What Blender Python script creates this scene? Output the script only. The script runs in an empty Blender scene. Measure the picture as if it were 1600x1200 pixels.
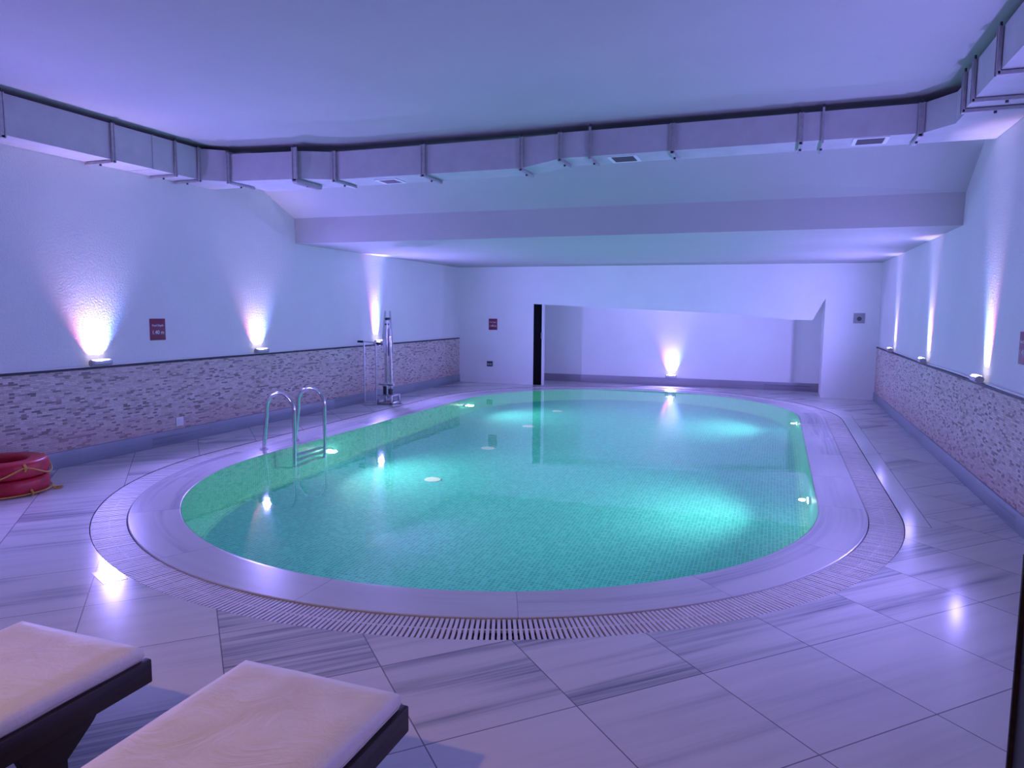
import bpy, bmesh, math, random
from mathutils import Vector, Matrix, noise
random.seed(7)
S = bpy.context.scene
COL = S.collection
PI = math.pi
R = math.radians

# ------------------------------------------------------------------ camera
cam_d = bpy.data.cameras.new('camera')
cam = bpy.data.objects.new('camera', cam_d)
COL.objects.link(cam)
cam_d.sensor_fit = 'HORIZONTAL'
cam_d.sensor_width = 36
cam_d.lens = 36 * 1113.56 / 1600
cam_d.clip_start = 0.02
yaw, pitch, roll = 0.354337, 0.103022, -0.0072554
fw = Vector((-math.sin(yaw) * math.cos(pitch), math.cos(yaw) * math.cos(pitch), -math.sin(pitch)))
rt = Vector((math.cos(yaw), math.sin(yaw), 0))
dn = fw.cross(rt)
r2 = rt * math.cos(roll) + dn * math.sin(roll)
d2 = -rt * math.sin(roll) + dn * math.cos(roll)
m3 = Matrix((r2, -d2, -fw)).transposed()
cam.matrix_world = Matrix.Translation((0, 0, 1.6)) @ m3.to_4x4()
S.camera = cam

# ------------------------------------------------------------------ world, exposure
S.view_settings.view_transform = 'Standard'
S.view_settings.look = 'None'
S.view_settings.gamma = 1
S.view_settings.use_curve_mapping = False
S.view_settings.exposure = 0.0
W = bpy.data.worlds.new('world')
S.world = W
W.use_nodes = True
W.node_tree.nodes['Background'].inputs[0].default_value = (0, 0, 0, 1)
W.node_tree.nodes['Background'].inputs[1].default_value = 0
S.cycles.max_bounces = 14
S.cycles.diffuse_bounces = 7
S.cycles.glossy_bounces = 4
S.cycles.transmission_bounces = 8
S.cycles.sample_clamp_indirect = 4
S.cycles.blur_glossy = 0.5

# strengths of the lamps' own lights (used in their builders below)
CORE = 4.4           # wall washer beams
SPILL = 166.0        # wall washer wide blue violet spill
POOLW = 255.0         # underwater floodlights
WARM = 215.0          # warm ceiling downlight behind the camera

# ------------------------------------------------------------------ helpers
def tag(o, label=None, cat=None, group=None, kind=None):
    if label: o['label'] = label
    if cat: o['category'] = cat
    if group: o['group'] = group
    if kind: o['kind'] = kind
    return o

def link(name, me, parent=None):
    o = bpy.data.objects.new(name, me)
    COL.objects.link(o)
    if parent is not None: o.parent = parent
    return o

def empty(name, loc=(0, 0, 0), rz=0.0):
    o = bpy.data.objects.new(name, None)
    o.empty_display_size = 0.05
    COL.objects.link(o)
    o.location = loc
    o.rotation_euler = (0, 0, rz)
    return o

def children(o):
    return [c for c in bpy.data.objects if c.parent == o]

def copy_tree(o, parent=None):
    c = o.copy()
    COL.objects.link(c)
    if parent is not None: c.parent = parent
    for ch in children(o):
        copy_tree(ch, c)
    return c

class MB:
    def __init__(self): self.bm = bmesh.new()
    def box(self, x0, x1, y0, y1, z0, z1, bev=0.0, seg=2, mat=None):
        r = bmesh.ops.create_cube(self.bm, size=1.0)
        vs = r['verts']
        for v in vs:
            v.co = Vector((x0 + (v.co.x + .5) * (x1 - x0), y0 + (v.co.y + .5) * (y1 - y0), z0 + (v.co.z + .5) * (z1 - z0)))
        if bev:
            es = list({e for v in vs for e in v.link_edges})
            rb = bmesh.ops.bevel(self.bm, geom=es, offset=bev, segments=seg, profile=0.5, affect='EDGES', clamp_overlap=True)
            vs = list({v for f in rb['faces'] for v in f.verts} | {v for v in vs if v.is_valid})
        if mat is not None:
            for v in vs: v.co = mat @ v.co
        return self
    def tube(self, pts, rad, n=10, cap=True, closed=False):
        pts = [Vector(p) for p in pts]
        N = len(pts)
        rads = rad if isinstance(rad, (list, tuple)) else [rad] * N
        tans = []
        for i in range(N):
            if closed: t = pts[(i + 1) % N] - pts[(i - 1) % N]
            else: t = pts[min(i + 1, N - 1)] - pts[max(i - 1, 0)]
            tans.append(t.normalized())
        up = Vector((0, 0, 1)) if abs(tans[0].z) < .9 else Vector((1, 0, 0))
        nrm = tans[0].cross(up).normalized()
        rings = []
        for i in range(N):
            nrm = (nrm - tans[i] * nrm.dot(tans[i])).normalized()
            b = tans[i].cross(nrm)
            ring = []
            for k in range(n):
                a = 2 * PI * k / n
                ring.append(self.bm.verts.new(pts[i] + (nrm * math.cos(a) + b * math.sin(a)) * rads[i]))
            rings.append(ring)
        M = N if closed else N - 1
        for i in range(M):
            A, B = rings[i], rings[(i + 1) % N]
            for k in range(n):
                self.bm.faces.new((A[k], A[(k + 1) % n], B[(k + 1) % n], B[k]))
        if cap and not closed:
            self.bm.faces.new(rings[0][::-1]); self.bm.faces.new(rings[-1])
        return self
    def prism(self, outline, lo, hi, axis='z'):
        def P(a, b, h):
            return {'z': (a, b, h), 'y': (a, h, b), 'x': (h, a, b)}[axis]
        A = [self.bm.verts.new(P(a, b, lo)) for a, b in outline]
        B = [self.bm.verts.new(P(a, b, hi)) for a, b in outline]
        n = len(outline)
        self.bm.faces.new(A); self.bm.faces.new(B)
        for i in range(n):
            self.bm.faces.new((A[i], A[(i + 1) % n], B[(i + 1) % n], B[i]))
        return self
    def disc(self, c, r, nz=(0, 0, 1), th=0.01, n=24):
        c = Vector(c); nz = Vector(nz).normalized()
        return self.tube([c, c + nz * th], r, n)
    def build(self, name, m, parent=None, smooth=True, ang=35):
        bmesh.ops.recalc_face_normals(self.bm, faces=self.bm.faces)
        me = bpy.data.meshes.new(name)
        self.bm.to_mesh(me); self.bm.free()
        if m: me.materials.append(m)
        if smooth:
            for p in me.polygons: p.use_smooth = True
            try: me.set_sharp_from_angle(angle=R(ang))
            except Exception: pass
        return link(name, me, parent)

def fillet(pts, rad, n=6):
    pts = [Vector(p) for p in pts]
    out = [pts[0]]
    for i in range(1, len(pts) - 1):
        a, b, c = pts[i - 1], pts[i], pts[i + 1]
        u, v = (a - b), (c - b)
        d = min(rad, u.length * .49, v.length * .49)
        p0, p1 = b + u.normalized() * d, b + v.normalized() * d
        for k in range(n + 1):
            t = k / n
            out.append(p0 * (1 - t) ** 2 + b * 2 * t * (1 - t) + p1 * t * t)
    out.append(pts[-1])
    return out

# ------------------------------------------------------------------ materials
def newmat(name):
    m = bpy.data.materials.new(name)
    m.use_nodes = True
    nt = m.node_tree
    return m, nt, nt.nodes['Principled BSDF']

class NT:
    def __init__(self, nt): self.nt = nt
    def n(self, typ, **kw):
        nd = self.nt.nodes.new(typ)
        for k, v in kw.items(): setattr(nd, k, v)
        return nd
    def l(self, a, b): self.nt.links.new(a, b)
    def math(self, op, a, b=None, c=None):
        nd = self.n('ShaderNodeMath', operation=op)
        for i, x in enumerate((a, b, c)):
            if x is None: continue
            if isinstance(x, (int, float)): nd.inputs[i].default_value = x
            else: self.l(x, nd.inputs[i])
        return nd.outputs[0]
    def ramp(self, fac, stops):
        nd = self.n('ShaderNodeValToRGB')
        el = nd.color_ramp.elements
        while len(el) < len(stops): el.new(0.5)
        for e, (p, c) in zip(el, stops):
            e.position = p
            e.color = (c[0], c[1], c[2], 1) if isinstance(c, (tuple, list)) else (c, c, c, 1)
        self.l(fac, nd.inputs[0])
        return nd.outputs[0]
    def mix(self, fac, a, b, blend='MIX'):
        nd = self.n('ShaderNodeMix', data_type='RGBA', blend_type=blend)
        for i, x in ((0, fac), (6, a), (7, b)):
            if isinstance(x, (int, float)): nd.inputs[i].default_value = x
            elif isinstance(x, (tuple, list)): nd.inputs[i].default_value = (*x, 1)
            else: self.l(x, nd.inputs[i])
        return nd.outputs[2]
    def comb(self, x, y, z=0.0):
        nd = self.n('ShaderNodeCombineXYZ')
        for i, v in enumerate((x, y, z)):
            if isinstance(v, (int, float)): nd.inputs[i].default_value = v
            else: self.l(v, nd.inputs[i])
        return nd.outputs[0]
    def sep(self, v):
        nd = self.n('ShaderNodeSeparateXYZ'); self.l(v, nd.inputs[0]); return nd.outputs
    def noise(self, vec, scale=5, detail=3, rough=.5, dist=0.0):
        nd = self.n('ShaderNodeTexNoise')
        nd.inputs['Scale'].default_value = scale; nd.inputs['Detail'].default_value = detail
        nd.inputs['Roughness'].default_value = rough; nd.inputs['Distortion'].default_value = dist
        self.l(vec, nd.inputs['Vector'])
        return nd.outputs['Fac']
    def bump(self, h, bsdf, strength=.3, dist=.01):
        nd = self.n('ShaderNodeBump')
        nd.inputs['Strength'].default_value = strength; nd.inputs['Distance'].default_value = dist
        self.l(h, nd.inputs['Height']); self.l(nd.outputs[0], bsdf.inputs['Normal'])

def simple(name, col, rough=.5, metal=0.0, spec=.5, nz=0.0, nscale=20, bump=0.0):
    m, nt, b = newmat(name)
    b.inputs['Roughness'].default_value = rough
    b.inputs['Metallic'].default_value = metal
    b.inputs['Specular IOR Level'].default_value = spec
    N = NT(nt)
    tc = N.n('ShaderNodeTexCoord').outputs['Object']
    f = N.noise(tc, nscale, 4, .6)
    c = N.ramp(f, [(.3, tuple(x * (1 - nz) for x in col)), (.7, tuple(min(1, x * (1 + nz)) for x in col))])
    N.l(c, b.inputs['Base Color'])
    if bump: N.bump(f, b, bump, .01)
    return m

def plaster(name, col, scale=38, bump=.5, dist=.006):
    m, nt, b = newmat(name)
    N = NT(nt)
    tc = N.n('ShaderNodeTexCoord').outputs['Object']
    big = N.noise(tc, 1.3, 3, .55)
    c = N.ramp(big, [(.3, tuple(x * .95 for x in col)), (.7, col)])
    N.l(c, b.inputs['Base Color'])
    b.inputs['Roughness'].default_value = .85
    b.inputs['Specular IOR Level'].default_value = .2
    N.bump(N.noise(tc, scale, 4, .65), b, bump, dist)
    return m

def marble_nodes(N, u, v, tu, tv, off, base, vein, joint_w=.004, joint_c=(.16, .15, .18)):
    """u, v sockets in metres; tiles tu x tv; streaks run along u"""
    a = N.math('DIVIDE', u, tu); b = N.math('DIVIDE', v, tv)
    fa = N.math('FLOOR', a); fb = N.math('FLOOR', b)
    wn = N.n('ShaderNodeTexWhiteNoise', noise_dimensions='2D')
    N.l(N.comb(fa, fb), wn.inputs['Vector'])
    rnd = wn.outputs['Value']; rc = N.sep(wn.outputs['Color'])
    sv = N.comb(N.math('ADD', N.math('MULTIPLY', u, .55), N.math('MULTIPLY', rnd, 31.0)),
                N.math('ADD', N.math('MULTIPLY', v, 6.5), N.math('MULTIPLY', rc[1], 17.0)), N.math('MULTIPLY', rnd, 9.0))
    bandn = N.ramp(N.noise(sv, .62, 3, .5, .15), [(.47, 0.0), (.60, 1.0)])
    lines = N.ramp(N.noise(N.comb(N.math('ADD', N.math('MULTIPLY', u, .7), N.math('MULTIPLY', rnd, 23.0)), N.math('MULTIPLY', v, 30.0), N.math('MULTIPLY', rnd, 5.0)), 1.0, 4, .6, .2),
                   [(.36, .12), (.5, .5), (.68, 1.0)])
    faint = N.ramp(N.noise(sv, 1.7, 4, .6, .2), [(.45, 0.0), (.75, .22)])
    amt = N.math('ADD', N.math('MULTIPLY', N.math('MULTIPLY', bandn, lines), N.ramp(rc[2], [(.25, .12), (.5, .45), (.8, 1.0)])), N.math('MULTIPLY', faint, .6))
    c = N.mix(N.math('MINIMUM', amt, .95), base, vein)
    c = N.mix(N.math('MULTIPLY', rc[0], .18), c, tuple(x * .75 for x in base))
    ja = N.math('MULTIPLY', N.math('SUBTRACT', .5, N.math('ABSOLUTE', N.math('SUBTRACT', N.math('FRACT', a), .5))), tu)
    jb = N.math('MULTIPLY', N.math('SUBTRACT', .5, N.math('ABSOLUTE', N.math('SUBTRACT', N.math('FRACT', b), .5))), tv)
    j = N.math('LESS_THAN', N.math('MINIMUM', ja, jb), joint_w / 2)
    return c, j

def marble_floor():
    m, nt, b = newmat('marble_floor_tiles')
    N = NT(nt)
    tc = N.n('ShaderNodeTexCoord').outputs['Object']
    x, y, z = N.sep(tc)
    u = N.math('MULTIPLY_ADD', N.math('ADD', x, y), .70711, -.105 + 6.46)
    v = N.math('MULTIPLY_ADD', N.math('SUBTRACT', y, x), .70711, -2.385 + 6.4)
    c, j = marble_nodes(N, u, v, .646, .64, 0, (.66, .64, .63), (.13, .15, .20), .0055)
    # straight border strip beside the grate on the right
    def band(s, lo, hi): return N.math('MULTIPLY', N.math('GREATER_THAN', s, lo), N.math('LESS_THAN', s, hi))
    strip = N.math('MULTIPLY', band(x, .9, 1.152), band(y, 5.98, 12.2))
    line = N.math('MULTIPLY', N.math('LESS_THAN', N.math('ABSOLUTE', N.math('SUBTRACT', x, 1.152)), .0032), band(y, 5.98, 12.2))
    line2 = N.math('MULTIPLY', N.math('LESS_THAN', N.math('ABSOLUTE', N.math('SUBTRACT', y, 5.98)), .0032), band(x, .7, 1.152))
    j = N.math('MULTIPLY', j, N.math('SUBTRACT', 1.0, strip))
    j = N.math('MAXIMUM', j, N.math('MAXIMUM', line, line2))
    c = N.mix(N.math('MULTIPLY', strip, .8), c, (.66, .65, .65))
    c = N.mix(N.math('MULTIPLY', j, .85), c, (.13, .12, .15))
    N.l(c, b.inputs['Base Color'])
    b.inputs['Roughness'].default_value = .16
    b.inputs['Specular IOR Level'].default_value = .28
    N.bump(N.math('MULTIPLY', j, -1.0), b, .4, .003)
    return m

def marble_uv(name, tu, tv, base, vein, rough=.3, jw=.004):
    m, nt, b = newmat(name)
    N = NT(nt)
    uv = N.n('ShaderNodeUVMap').outputs[0]
    u, v, _ = N.sep(uv)
    c, j = marble_nodes(N, u, v, tu, tv, 0, base, vein, jw)
    c = N.mix(N.math('MULTIPLY', j, .7), c, (.2, .19, .22))
    N.l(c, b.inputs['Base Color'])
    b.inputs['Roughness'].default_value = rough
    return m

def marble_axis(name, ax, base, vein, rough=.35):
    m, nt, b = newmat(name)
    N = NT(nt)
    s = N.sep(N.n('ShaderNodeTexCoord').outputs['Object'])
    c, j = marble_nodes(N, N.math('ADD', s[ax], 20.0), N.math('ADD', s[2], .5), .9, 5.0, 0, base, vein, .004)
    c = N.mix(N.math('MULTIPLY', j, .6), c, (.2, .2, .24))
    N.l(c, b.inputs['Base Color'])
    b.inputs['Roughness'].default_value = rough
    return m

def split_stone():
    m, nt, b = newmat('split_face_stone_cladding')
    N = NT(nt)
    s = N.sep(N.n('ShaderNodeTexCoord').outputs['Object'])
    vec = N.comb(s[1], s[2], 0.0)
    def brick(w, h, mo, off):
        nd = N.n('ShaderNodeTexBrick')
        nd.offset = .37; nd.offset_frequency = 3; nd.squash = .6; nd.squash_frequency = 2
        nd.inputs['Color1'].default_value = (0, 0, 0, 1); nd.inputs['Color2'].default_value = (1, 1, 1, 1)
        nd.inputs['Mortar'].default_value = (0, 0, 0, 1)
        nd.inputs['Scale'].default_value = 1; nd.inputs['Mortar Size'].default_value = mo
        nd.inputs['Mortar Smooth'].default_value = .2
        nd.inputs['Brick Width'].default_value = w; nd.inputs['Row Height'].default_value = h
        va = N.n('ShaderNodeVectorMath', operation='ADD'); N.l(vec, va.inputs[0]); va.inputs[1].default_value = (20 + off, 10, 0)
        N.l(va.outputs[0], nd.inputs['Vector'])
        return nd
    A = brick(.085, .0175, .0009, 0)
    c = N.ramp(A.outputs['Color'], [(.0, (.22, .18, .18)), (.10, (.28, .23, .23)), (.17, (.54, .47, .45)), (.5, (.70, .62, .59)), (.8, (.80, .73, .69)), (1., (.62, .55, .54))])
    big = N.noise(vec, 1.6, 3, .6)
    c = N.mix(N.ramp(big, [(.35, .0), (.7, .4)]), c, (.66, .53, .50))
    # redder towards the lower courses
    low = N.n('ShaderNodeMapRange'); N.l(s[2], low.inputs[0])
    low.inputs[1].default_value = .5; low.inputs[2].default_value = .15; low.inputs[3].default_value = 0; low.inputs[4].default_value = .4
    c = N.mix(low.outputs[0], c, (.50, .30, .29))
    grain = N.noise(vec, 160, 3, .7)
    c = N.mix(.3, c, N.ramp(grain, [(.3, (.25, .2, .2)), (.7, (.8, .72, .68))]), 'OVERLAY')
    c = N.mix(A.outputs['Fac'], c, (.30, .25, .25))
    N.l(c, b.inputs['Base Color'])
    b.inputs['Roughness'].default_value = .8
    h = N.math('ADD', N.math('MULTIPLY', A.outputs['Color'], .6), N.math('MULTIPLY', grain, .5))
    h = N.math('SUBTRACT', h, A.outputs['Fac'])
    N.bump(h, b, .8, .008)
    return m

def mosaic(name, cols, grout):
    m, nt, b = newmat(name)
    N = NT(nt)
    uv = N.n('ShaderNodeUVMap').outputs[0]
    u, v, _ = N.sep(uv)
    p = .034
    a = N.math('DIVIDE', u, p); q = N.math('DIVIDE', v, p)
    wn = N.n('ShaderNodeTexWhiteNoise', noise_dimensions='2D')
    N.l(N.comb(N.math('FLOOR', a), N.math('FLOOR', q)), wn.inputs['Vector'])
    c = N.ramp(wn.outputs['Value'], [(p_, c_) for p_, c_ in zip((0, .35, .7, 1), cols)])
    ja = N.math('SUBTRACT', .5, N.math('ABSOLUTE', N.math('SUBTRACT', N.math('FRACT', a), .5)))
    jb = N.math('SUBTRACT', .5, N.math('ABSOLUTE', N.math('SUBTRACT', N.math('FRACT', q), .5)))
    j = N.math('LESS_THAN', N.math('MINIMUM', ja, jb), .085)
    c = N.mix(N.math('MULTIPLY', j, .9), c, grout)
    N.l(c, b.inputs['Base Color'])
    b.inputs['Roughness'].default_value = .5
    return m

def water_mat():
    m = bpy.data.materials.new('clear_pool_water'); m.use_nodes = True
    nt = m.node_tree
    for nd in list(nt.nodes): nt.nodes.remove(nd)
    N = NT(nt)
    out = N.n('ShaderNodeOutputMaterial')
    tc = N.n('ShaderNodeTexCoord').outputs['Object']
    bp = N.n('ShaderNodeBump'); bp.inputs['Strength'].default_value = .05; bp.inputs['Distance'].default_value = .02
    h = N.math('ADD', N.noise(tc, 2.6, 2, .5, .4), N.math('MULTIPLY', N.noise(tc, 11, 2, .5), .25))
    N.l(h, bp.inputs['Height'])
    fr = N.n('ShaderNodeFresnel'); fr.inputs['IOR'].default_value = 1.333; N.l(bp.outputs[0], fr.inputs['Normal'])
    rf = N.n('ShaderNodeBsdfRefraction'); rf.inputs['IOR'].default_value = 1.333; rf.inputs['Roughness'].default_value = 0.0
    rf.inputs['Color'].default_value = (.82, .96, 1.0, 1)
    N.l(bp.outputs[0], rf.inputs['Normal'])
    gl = N.n('ShaderNodeBsdfGlossy'); gl.inputs['Roughness'].default_value = .03; gl.inputs['Color'].default_value = (1, 1, 1, 1)
    N.l(bp.outputs[0], gl.inputs['Normal'])
    mx = N.n('ShaderNodeMixShader')
    N.l(fr.outputs[0], mx.inputs[0]); N.l(rf.outputs[0], mx.inputs[1]); N.l(gl.outputs[0], mx.inputs[2])
    N.l(mx.outputs[0], out.inputs['Surface'])
    return m

def emit(name, col, s):
    m, nt, b = newmat(name)
    b.inputs['Base Color'].default_value = (*[min(1, x) for x in col], 1)
    b.inputs['Emission Color'].default_value = (*col, 1)
    b.inputs['Emission Strength'].default_value = s
    return m

def dark_wood():
    m, nt, b = newmat('dark_stained_wood')
    N = NT(nt)
    s = N.sep(N.n('ShaderNodeTexCoord').outputs['Object'])
    f = N.noise(N.comb(N.math('MULTIPLY', s[0], 40.0), N.math('MULTIPLY', s[1], 3.0), N.math('MULTIPLY', s[2], 40.0)), 1.0, 5, .6, .5)
    N.l(N.ramp(f, [(.3, (.012, .008, .007)), (.7, (.035, .022, .017))]), b.inputs['Base Color'])
    b.inputs['Roughness'].default_value = .5
    b.inputs['Specular IOR Level'].default_value = .25
    N.bump(f, b, .15, .002)
    return m

def fabric():
    m, nt, b = newmat('cream_vinyl_cover')
    N = NT(nt)
    tc = N.n('ShaderNodeTexCoord').outputs['Object']
    f = N.noise(tc, 3.2, 5, .6, .8)
    c = N.ramp(f, [(.35, (.80, .72, .60)), (.6, (.86, .79, .68)), (.8, (.72, .62, .46))])
    N.l(c, b.inputs['Base Color'])
    b.inputs['Roughness'].default_value = .55
    h = N.math('ADD', N.math('MULTIPLY', N.noise(tc, 5.5, 4, .6, 1.2), 1.0), N.math('MULTIPLY', N.noise(tc, 420, 2, .5), .02))
    N.bump(h, b, .35, .02)
    return m

M_wall = plaster('white_rough_plaster', (.80, .80, .80), 55, .8, .012)
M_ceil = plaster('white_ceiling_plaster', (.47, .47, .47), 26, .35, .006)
M_smooth = plaster('smooth_white_plaster', (.85, .85, .85), 30, .12, .004)
M_floor = marble_floor()
M_cop = marble_uv('marble_coping', 1.18, 5.0, (.57, .555, .555), (.26, .27, .32), .27, .004)
M_base = marble_axis('grey_marble_skirting', 1, (.27, .31, .36), (.07, .08, .12))
M_baseN = marble_axis('grey_marble_skirting_niche', 0, (.33, .31, .36), (.16, .16, .2))
M_stone = split_stone()
M_trim = simple('dark_edge_strip', (.02, .02, .032), .5)
M_mosaic = mosaic('green_glass_mosaic', ((.04, .38, .31), (.055, .43, .355), (.07, .48, .40), (.12, .56, .48)), (.25, .68, .60))
M_mosfloor = mosaic('turquoise_glass_mosaic', ((.025, .39, .41), (.035, .44, .46), (.05, .49, .51), (.09, .57, .59)), (.2, .70, .72))
M_water = water_mat()
M_lid = simple('plain_marble', (.64, .63, .62), .24, nz=.05, nscale=6)
M_slat = simple('ivory_plastic_grate', (.66, .63, .62), .5, nz=.08, nscale=9)
M_chan = simple('drain_channel_concrete', (.16, .13, .12), .8, nz=.3)
M_steel = simple('polished_steel', (.72, .73, .75), .16, 1.0, nz=.04)
M_chrome = simple('brushed_chrome', (.62, .64, .68), .28, 1.0, nz=.06)
M_zinc = simple('painted_steel_strap', (.42, .41, .43), .5, .35, nz=.15)
M_duct = simple('painted_duct_plaster', (.50, .49, .52), .75, 0, .3, nz=.07, nscale=5)
M_ductb = M_duct
M_grill = simple('grille_grey', (.16, .15, .17), .6, .2)
M_grillf = simple('grille_frame_white', (.72, .72, .74), .5)
M_black = simple('black_rubber', (.012, .012, .014), .5)
M_door = simple('black_door', (.004, .004, .005), .7, 0, .08)
M_white = simple('white_plastic', (.78, .78, .78), .4)
M_grey = simple('grey_plastic', (.33, .33, .35), .45)
M_dark = simple('dark_plastic', (.04, .04, .06), .4)
M_lamp = simple('lamp_aluminium', (.42, .42, .46), .4, .5)
M_lens = emit('lamp_lens_glow', (1, .9, 1), 9)
M_sign = simple('burgundy_sign', (.20, .016, .06), .4)
M_text = simple('white_lettering', (.85, .85, .85), .5)
M_red = simple('red_life_ring', (.50, .012, .035), .38, nz=.25, nscale=14, bump=.05)
M_rope = simple('yellow_rope', (.62, .34, .07), .7, nz=.2, nscale=80, bump=.2)
M_wood = dark_wood()
M_fab = fabric()
M_fabside = simple('cream_vinyl_welt', (.62, .56, .47), .6)
M_poolglow = emit('underwater_lamp_glow', (1, .98, .86), 14)
M_panel = simple('dark_grey_panel', (.022, .021, .021), .5, nz=.2)

# ------------------------------------------------------------------ main sizes (metres)
XL, XR, YB, YN, YF = -6.66, 1.745, 14.55, 15.64, -3.6
CZ = 3.465
PCX, PY0, PY1, PR = -2.43, 6.3, 11.6, 2.81
DEPTH = 1.5

def stadium(r, n=72, cx=PCX):
    pts = []
    for k in range(n + 1):
        a = PI + PI * k / n
        pts.append((cx + r * math.cos(a), PY0 + r * math.sin(a)))
    for k in range(1, 14): pts.append((cx + r, PY0 + (PY1 - PY0) * k / 14))
    for k in range(n + 1):
        a = PI * k / n
        pts.append((cx + r * math.cos(a), PY1 + r * math.sin(a)))
    for k in range(1, 14): pts.append((cx - r, PY1 - (PY1 - PY0) * k / 14))
    return pts

def arclen(pts):
    s = [0.0]
    for i in range(len(pts)):
        a, b = pts[i], pts[(i + 1) % len(pts)]
        s.append(s[-1] + math.hypot(b[0] - a[0], b[1] - a[1]))
    return s

# ------------------------------------------------------------------ setting
def struct(o): o['kind'] = 'structure'; return o

# floor with the pool opening
bm = bmesh.new()
GCX = -2.437
hole = [bm.verts.new((x, y, 0)) for x, y in stadium(3.425, cx=GCX)]
rect = [bm.verts.new((x, y, 0)) for x, y in ((XL - .2, YF - .2), (XR + .2, YF - .2), (XR + .2, YN + .4), (XL - .2, YN + .4))]
for L in (hole, rect):
    for i in range(len(L)): bm.edges.new((L[i], L[(i + 1) % len(L)]))
bmesh.ops.triangle_fill(bm, use_beauty=True, edges=bm.edges[:], normal=(0, 0, 1))
for f in bm.faces:
    if f.normal.z < 0: f.normal_flip()
me = bpy.data.meshes.new('floor'); bm.to_mesh(me); bm.free(); me.materials.append(M_floor)
struct(link('floor', me))

# drain channel under the grate
bm = bmesh.new()
ri, ro = stadium(3.17, cx=GCX), stadium(3.425, cx=GCX)
rows = [[bm.verts.new((x, y, z)) for x, y in pts] for pts, z in ((ri, 0.0), (ri, -.1), (ro, -.1), (ro, 0.0))]
n = len(ri)
for a, b in zip(rows, rows[1:]):
    for i in range(n): bm.faces.new((a[i], a[(i + 1) % n], b[(i + 1) % n], b[i]))
me = bpy.data.meshes.new('drain_channel'); bm.to_mesh(me); bm.free(); me.materials.append(M_chan)
struct(link('drain_channel', me))

def ring_mesh(name, profile, mat, n=72):
    """profile: list of (r, z, cx); uv = (arc length, profile length)"""
    bm = bmesh.new(); uvl = bm.loops.layers.uv.new('UVMap')
    ref = stadium((profile[0][0] + profile[-1][0]) / 2, n)
    s = arclen(ref)
    loops = [stadium(r, n, cx) for r, z, cx in profile]
    rows = [[bm.verts.new((x, y, p[1])) for x, y in pts] for pts, p in zip(loops, profile)]
    t = [0.0]
    for a, b in zip(profile, profile[1:]): t.append(t[-1] + math.hypot(b[0] - a[0], b[1] - a[1]))
    N = len(ref)
    for j in range(len(rows) - 1):
        for i in range(N):
            k = (i + 1) % N
            f = bm.faces.new((rows[j][i], rows[j][k], rows[j + 1][k], rows[j + 1][i]))
            for lp, (a, b) in zip(f.loops, ((s[i], t[j]), (s[i + 1], t[j]), (s[i + 1], t[j + 1]), (s[i], t[j + 1]))): lp[uvl].uv = (a, b)
    bmesh.ops.recalc_face_normals(bm, faces=bm.faces)
    me = bpy.data.meshes.new(name); bm.to_mesh(me); bm.free(); me.materials.append(mat)
    return link(name, me)

struct(ring_mesh('pool_coping', [(PR + .002, -.05, PCX), (PR + .002, -.004, PCX), (PR + .01, .001, PCX), (PR + .03, .002, PCX), (3.172, .004, GCX), (3.178, .001, GCX), (3.18, -.06, GCX)], M_cop))

# basin: wall and floor in mosaic
bm = bmesh.new(); uvl = bm.loops.layers.uv.new('UVMap')
pts = stadium(PR); s = arclen(pts); N_ = len(pts)
prof = [(0.0, -.004), (0.0, -.3), (0.0, -.9), (0.0, -DEPTH + .1), (.03, -DEPTH + .03), (.1, -DEPTH)]
rows = []
for off, z in prof:
    rows.append([bm.verts.new((x, y, z)) for x, y in stadium(PR - off)])
t = 0
for j in range(len(rows) - 1):
    t1 = t + math.hypot(prof[j + 1][0] - prof[j][0], prof[j + 1][1] - prof[j][1])
    for i in range(N_):
        k = (i + 1) % N_
        f = bm.faces.new((rows[j][i], rows[j][k], rows[j + 1][k], rows[j + 1][i]))
        f.smooth = True
        for lp, q in zip(f.loops, ((s[i], t), (s[i + 1], t), (s[i + 1], t1), (s[i], t1))): lp[uvl].uv = q
    t = t1
f = bm.faces.new(rows[-1]); f.material_index = 1
for lp in f.loops: lp[uvl].uv = (lp.vert.co.x, lp.vert.co.y)
bmesh.ops.recalc_face_normals(bm, faces=bm.faces)
me = bpy.data.meshes.new('pool_basin'); bm.to_mesh(me); bm.free(); me.materials.append(M_mosaic); me.materials.append(M_mosfloor)
struct(link('pool_basin', me))

# water surface
bm = bmesh.new()
f = bm.faces.new([bm.verts.new((x, y, -.003)) for x, y in stadium(PR + .006)])
if f.normal.z < 0: f.normal_flip()
me = bpy.data.meshes.new('pool_water'); bm.to_mesh(me); bm.free(); me.materials.append(M_water)
o = link('pool_water', me)
for p in me.polygons: p.flip() if p.normal.z < 0 else None
tag(o, 'clear turquoise water filling the rounded indoor swimming pool', 'water', kind='stuff')

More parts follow.
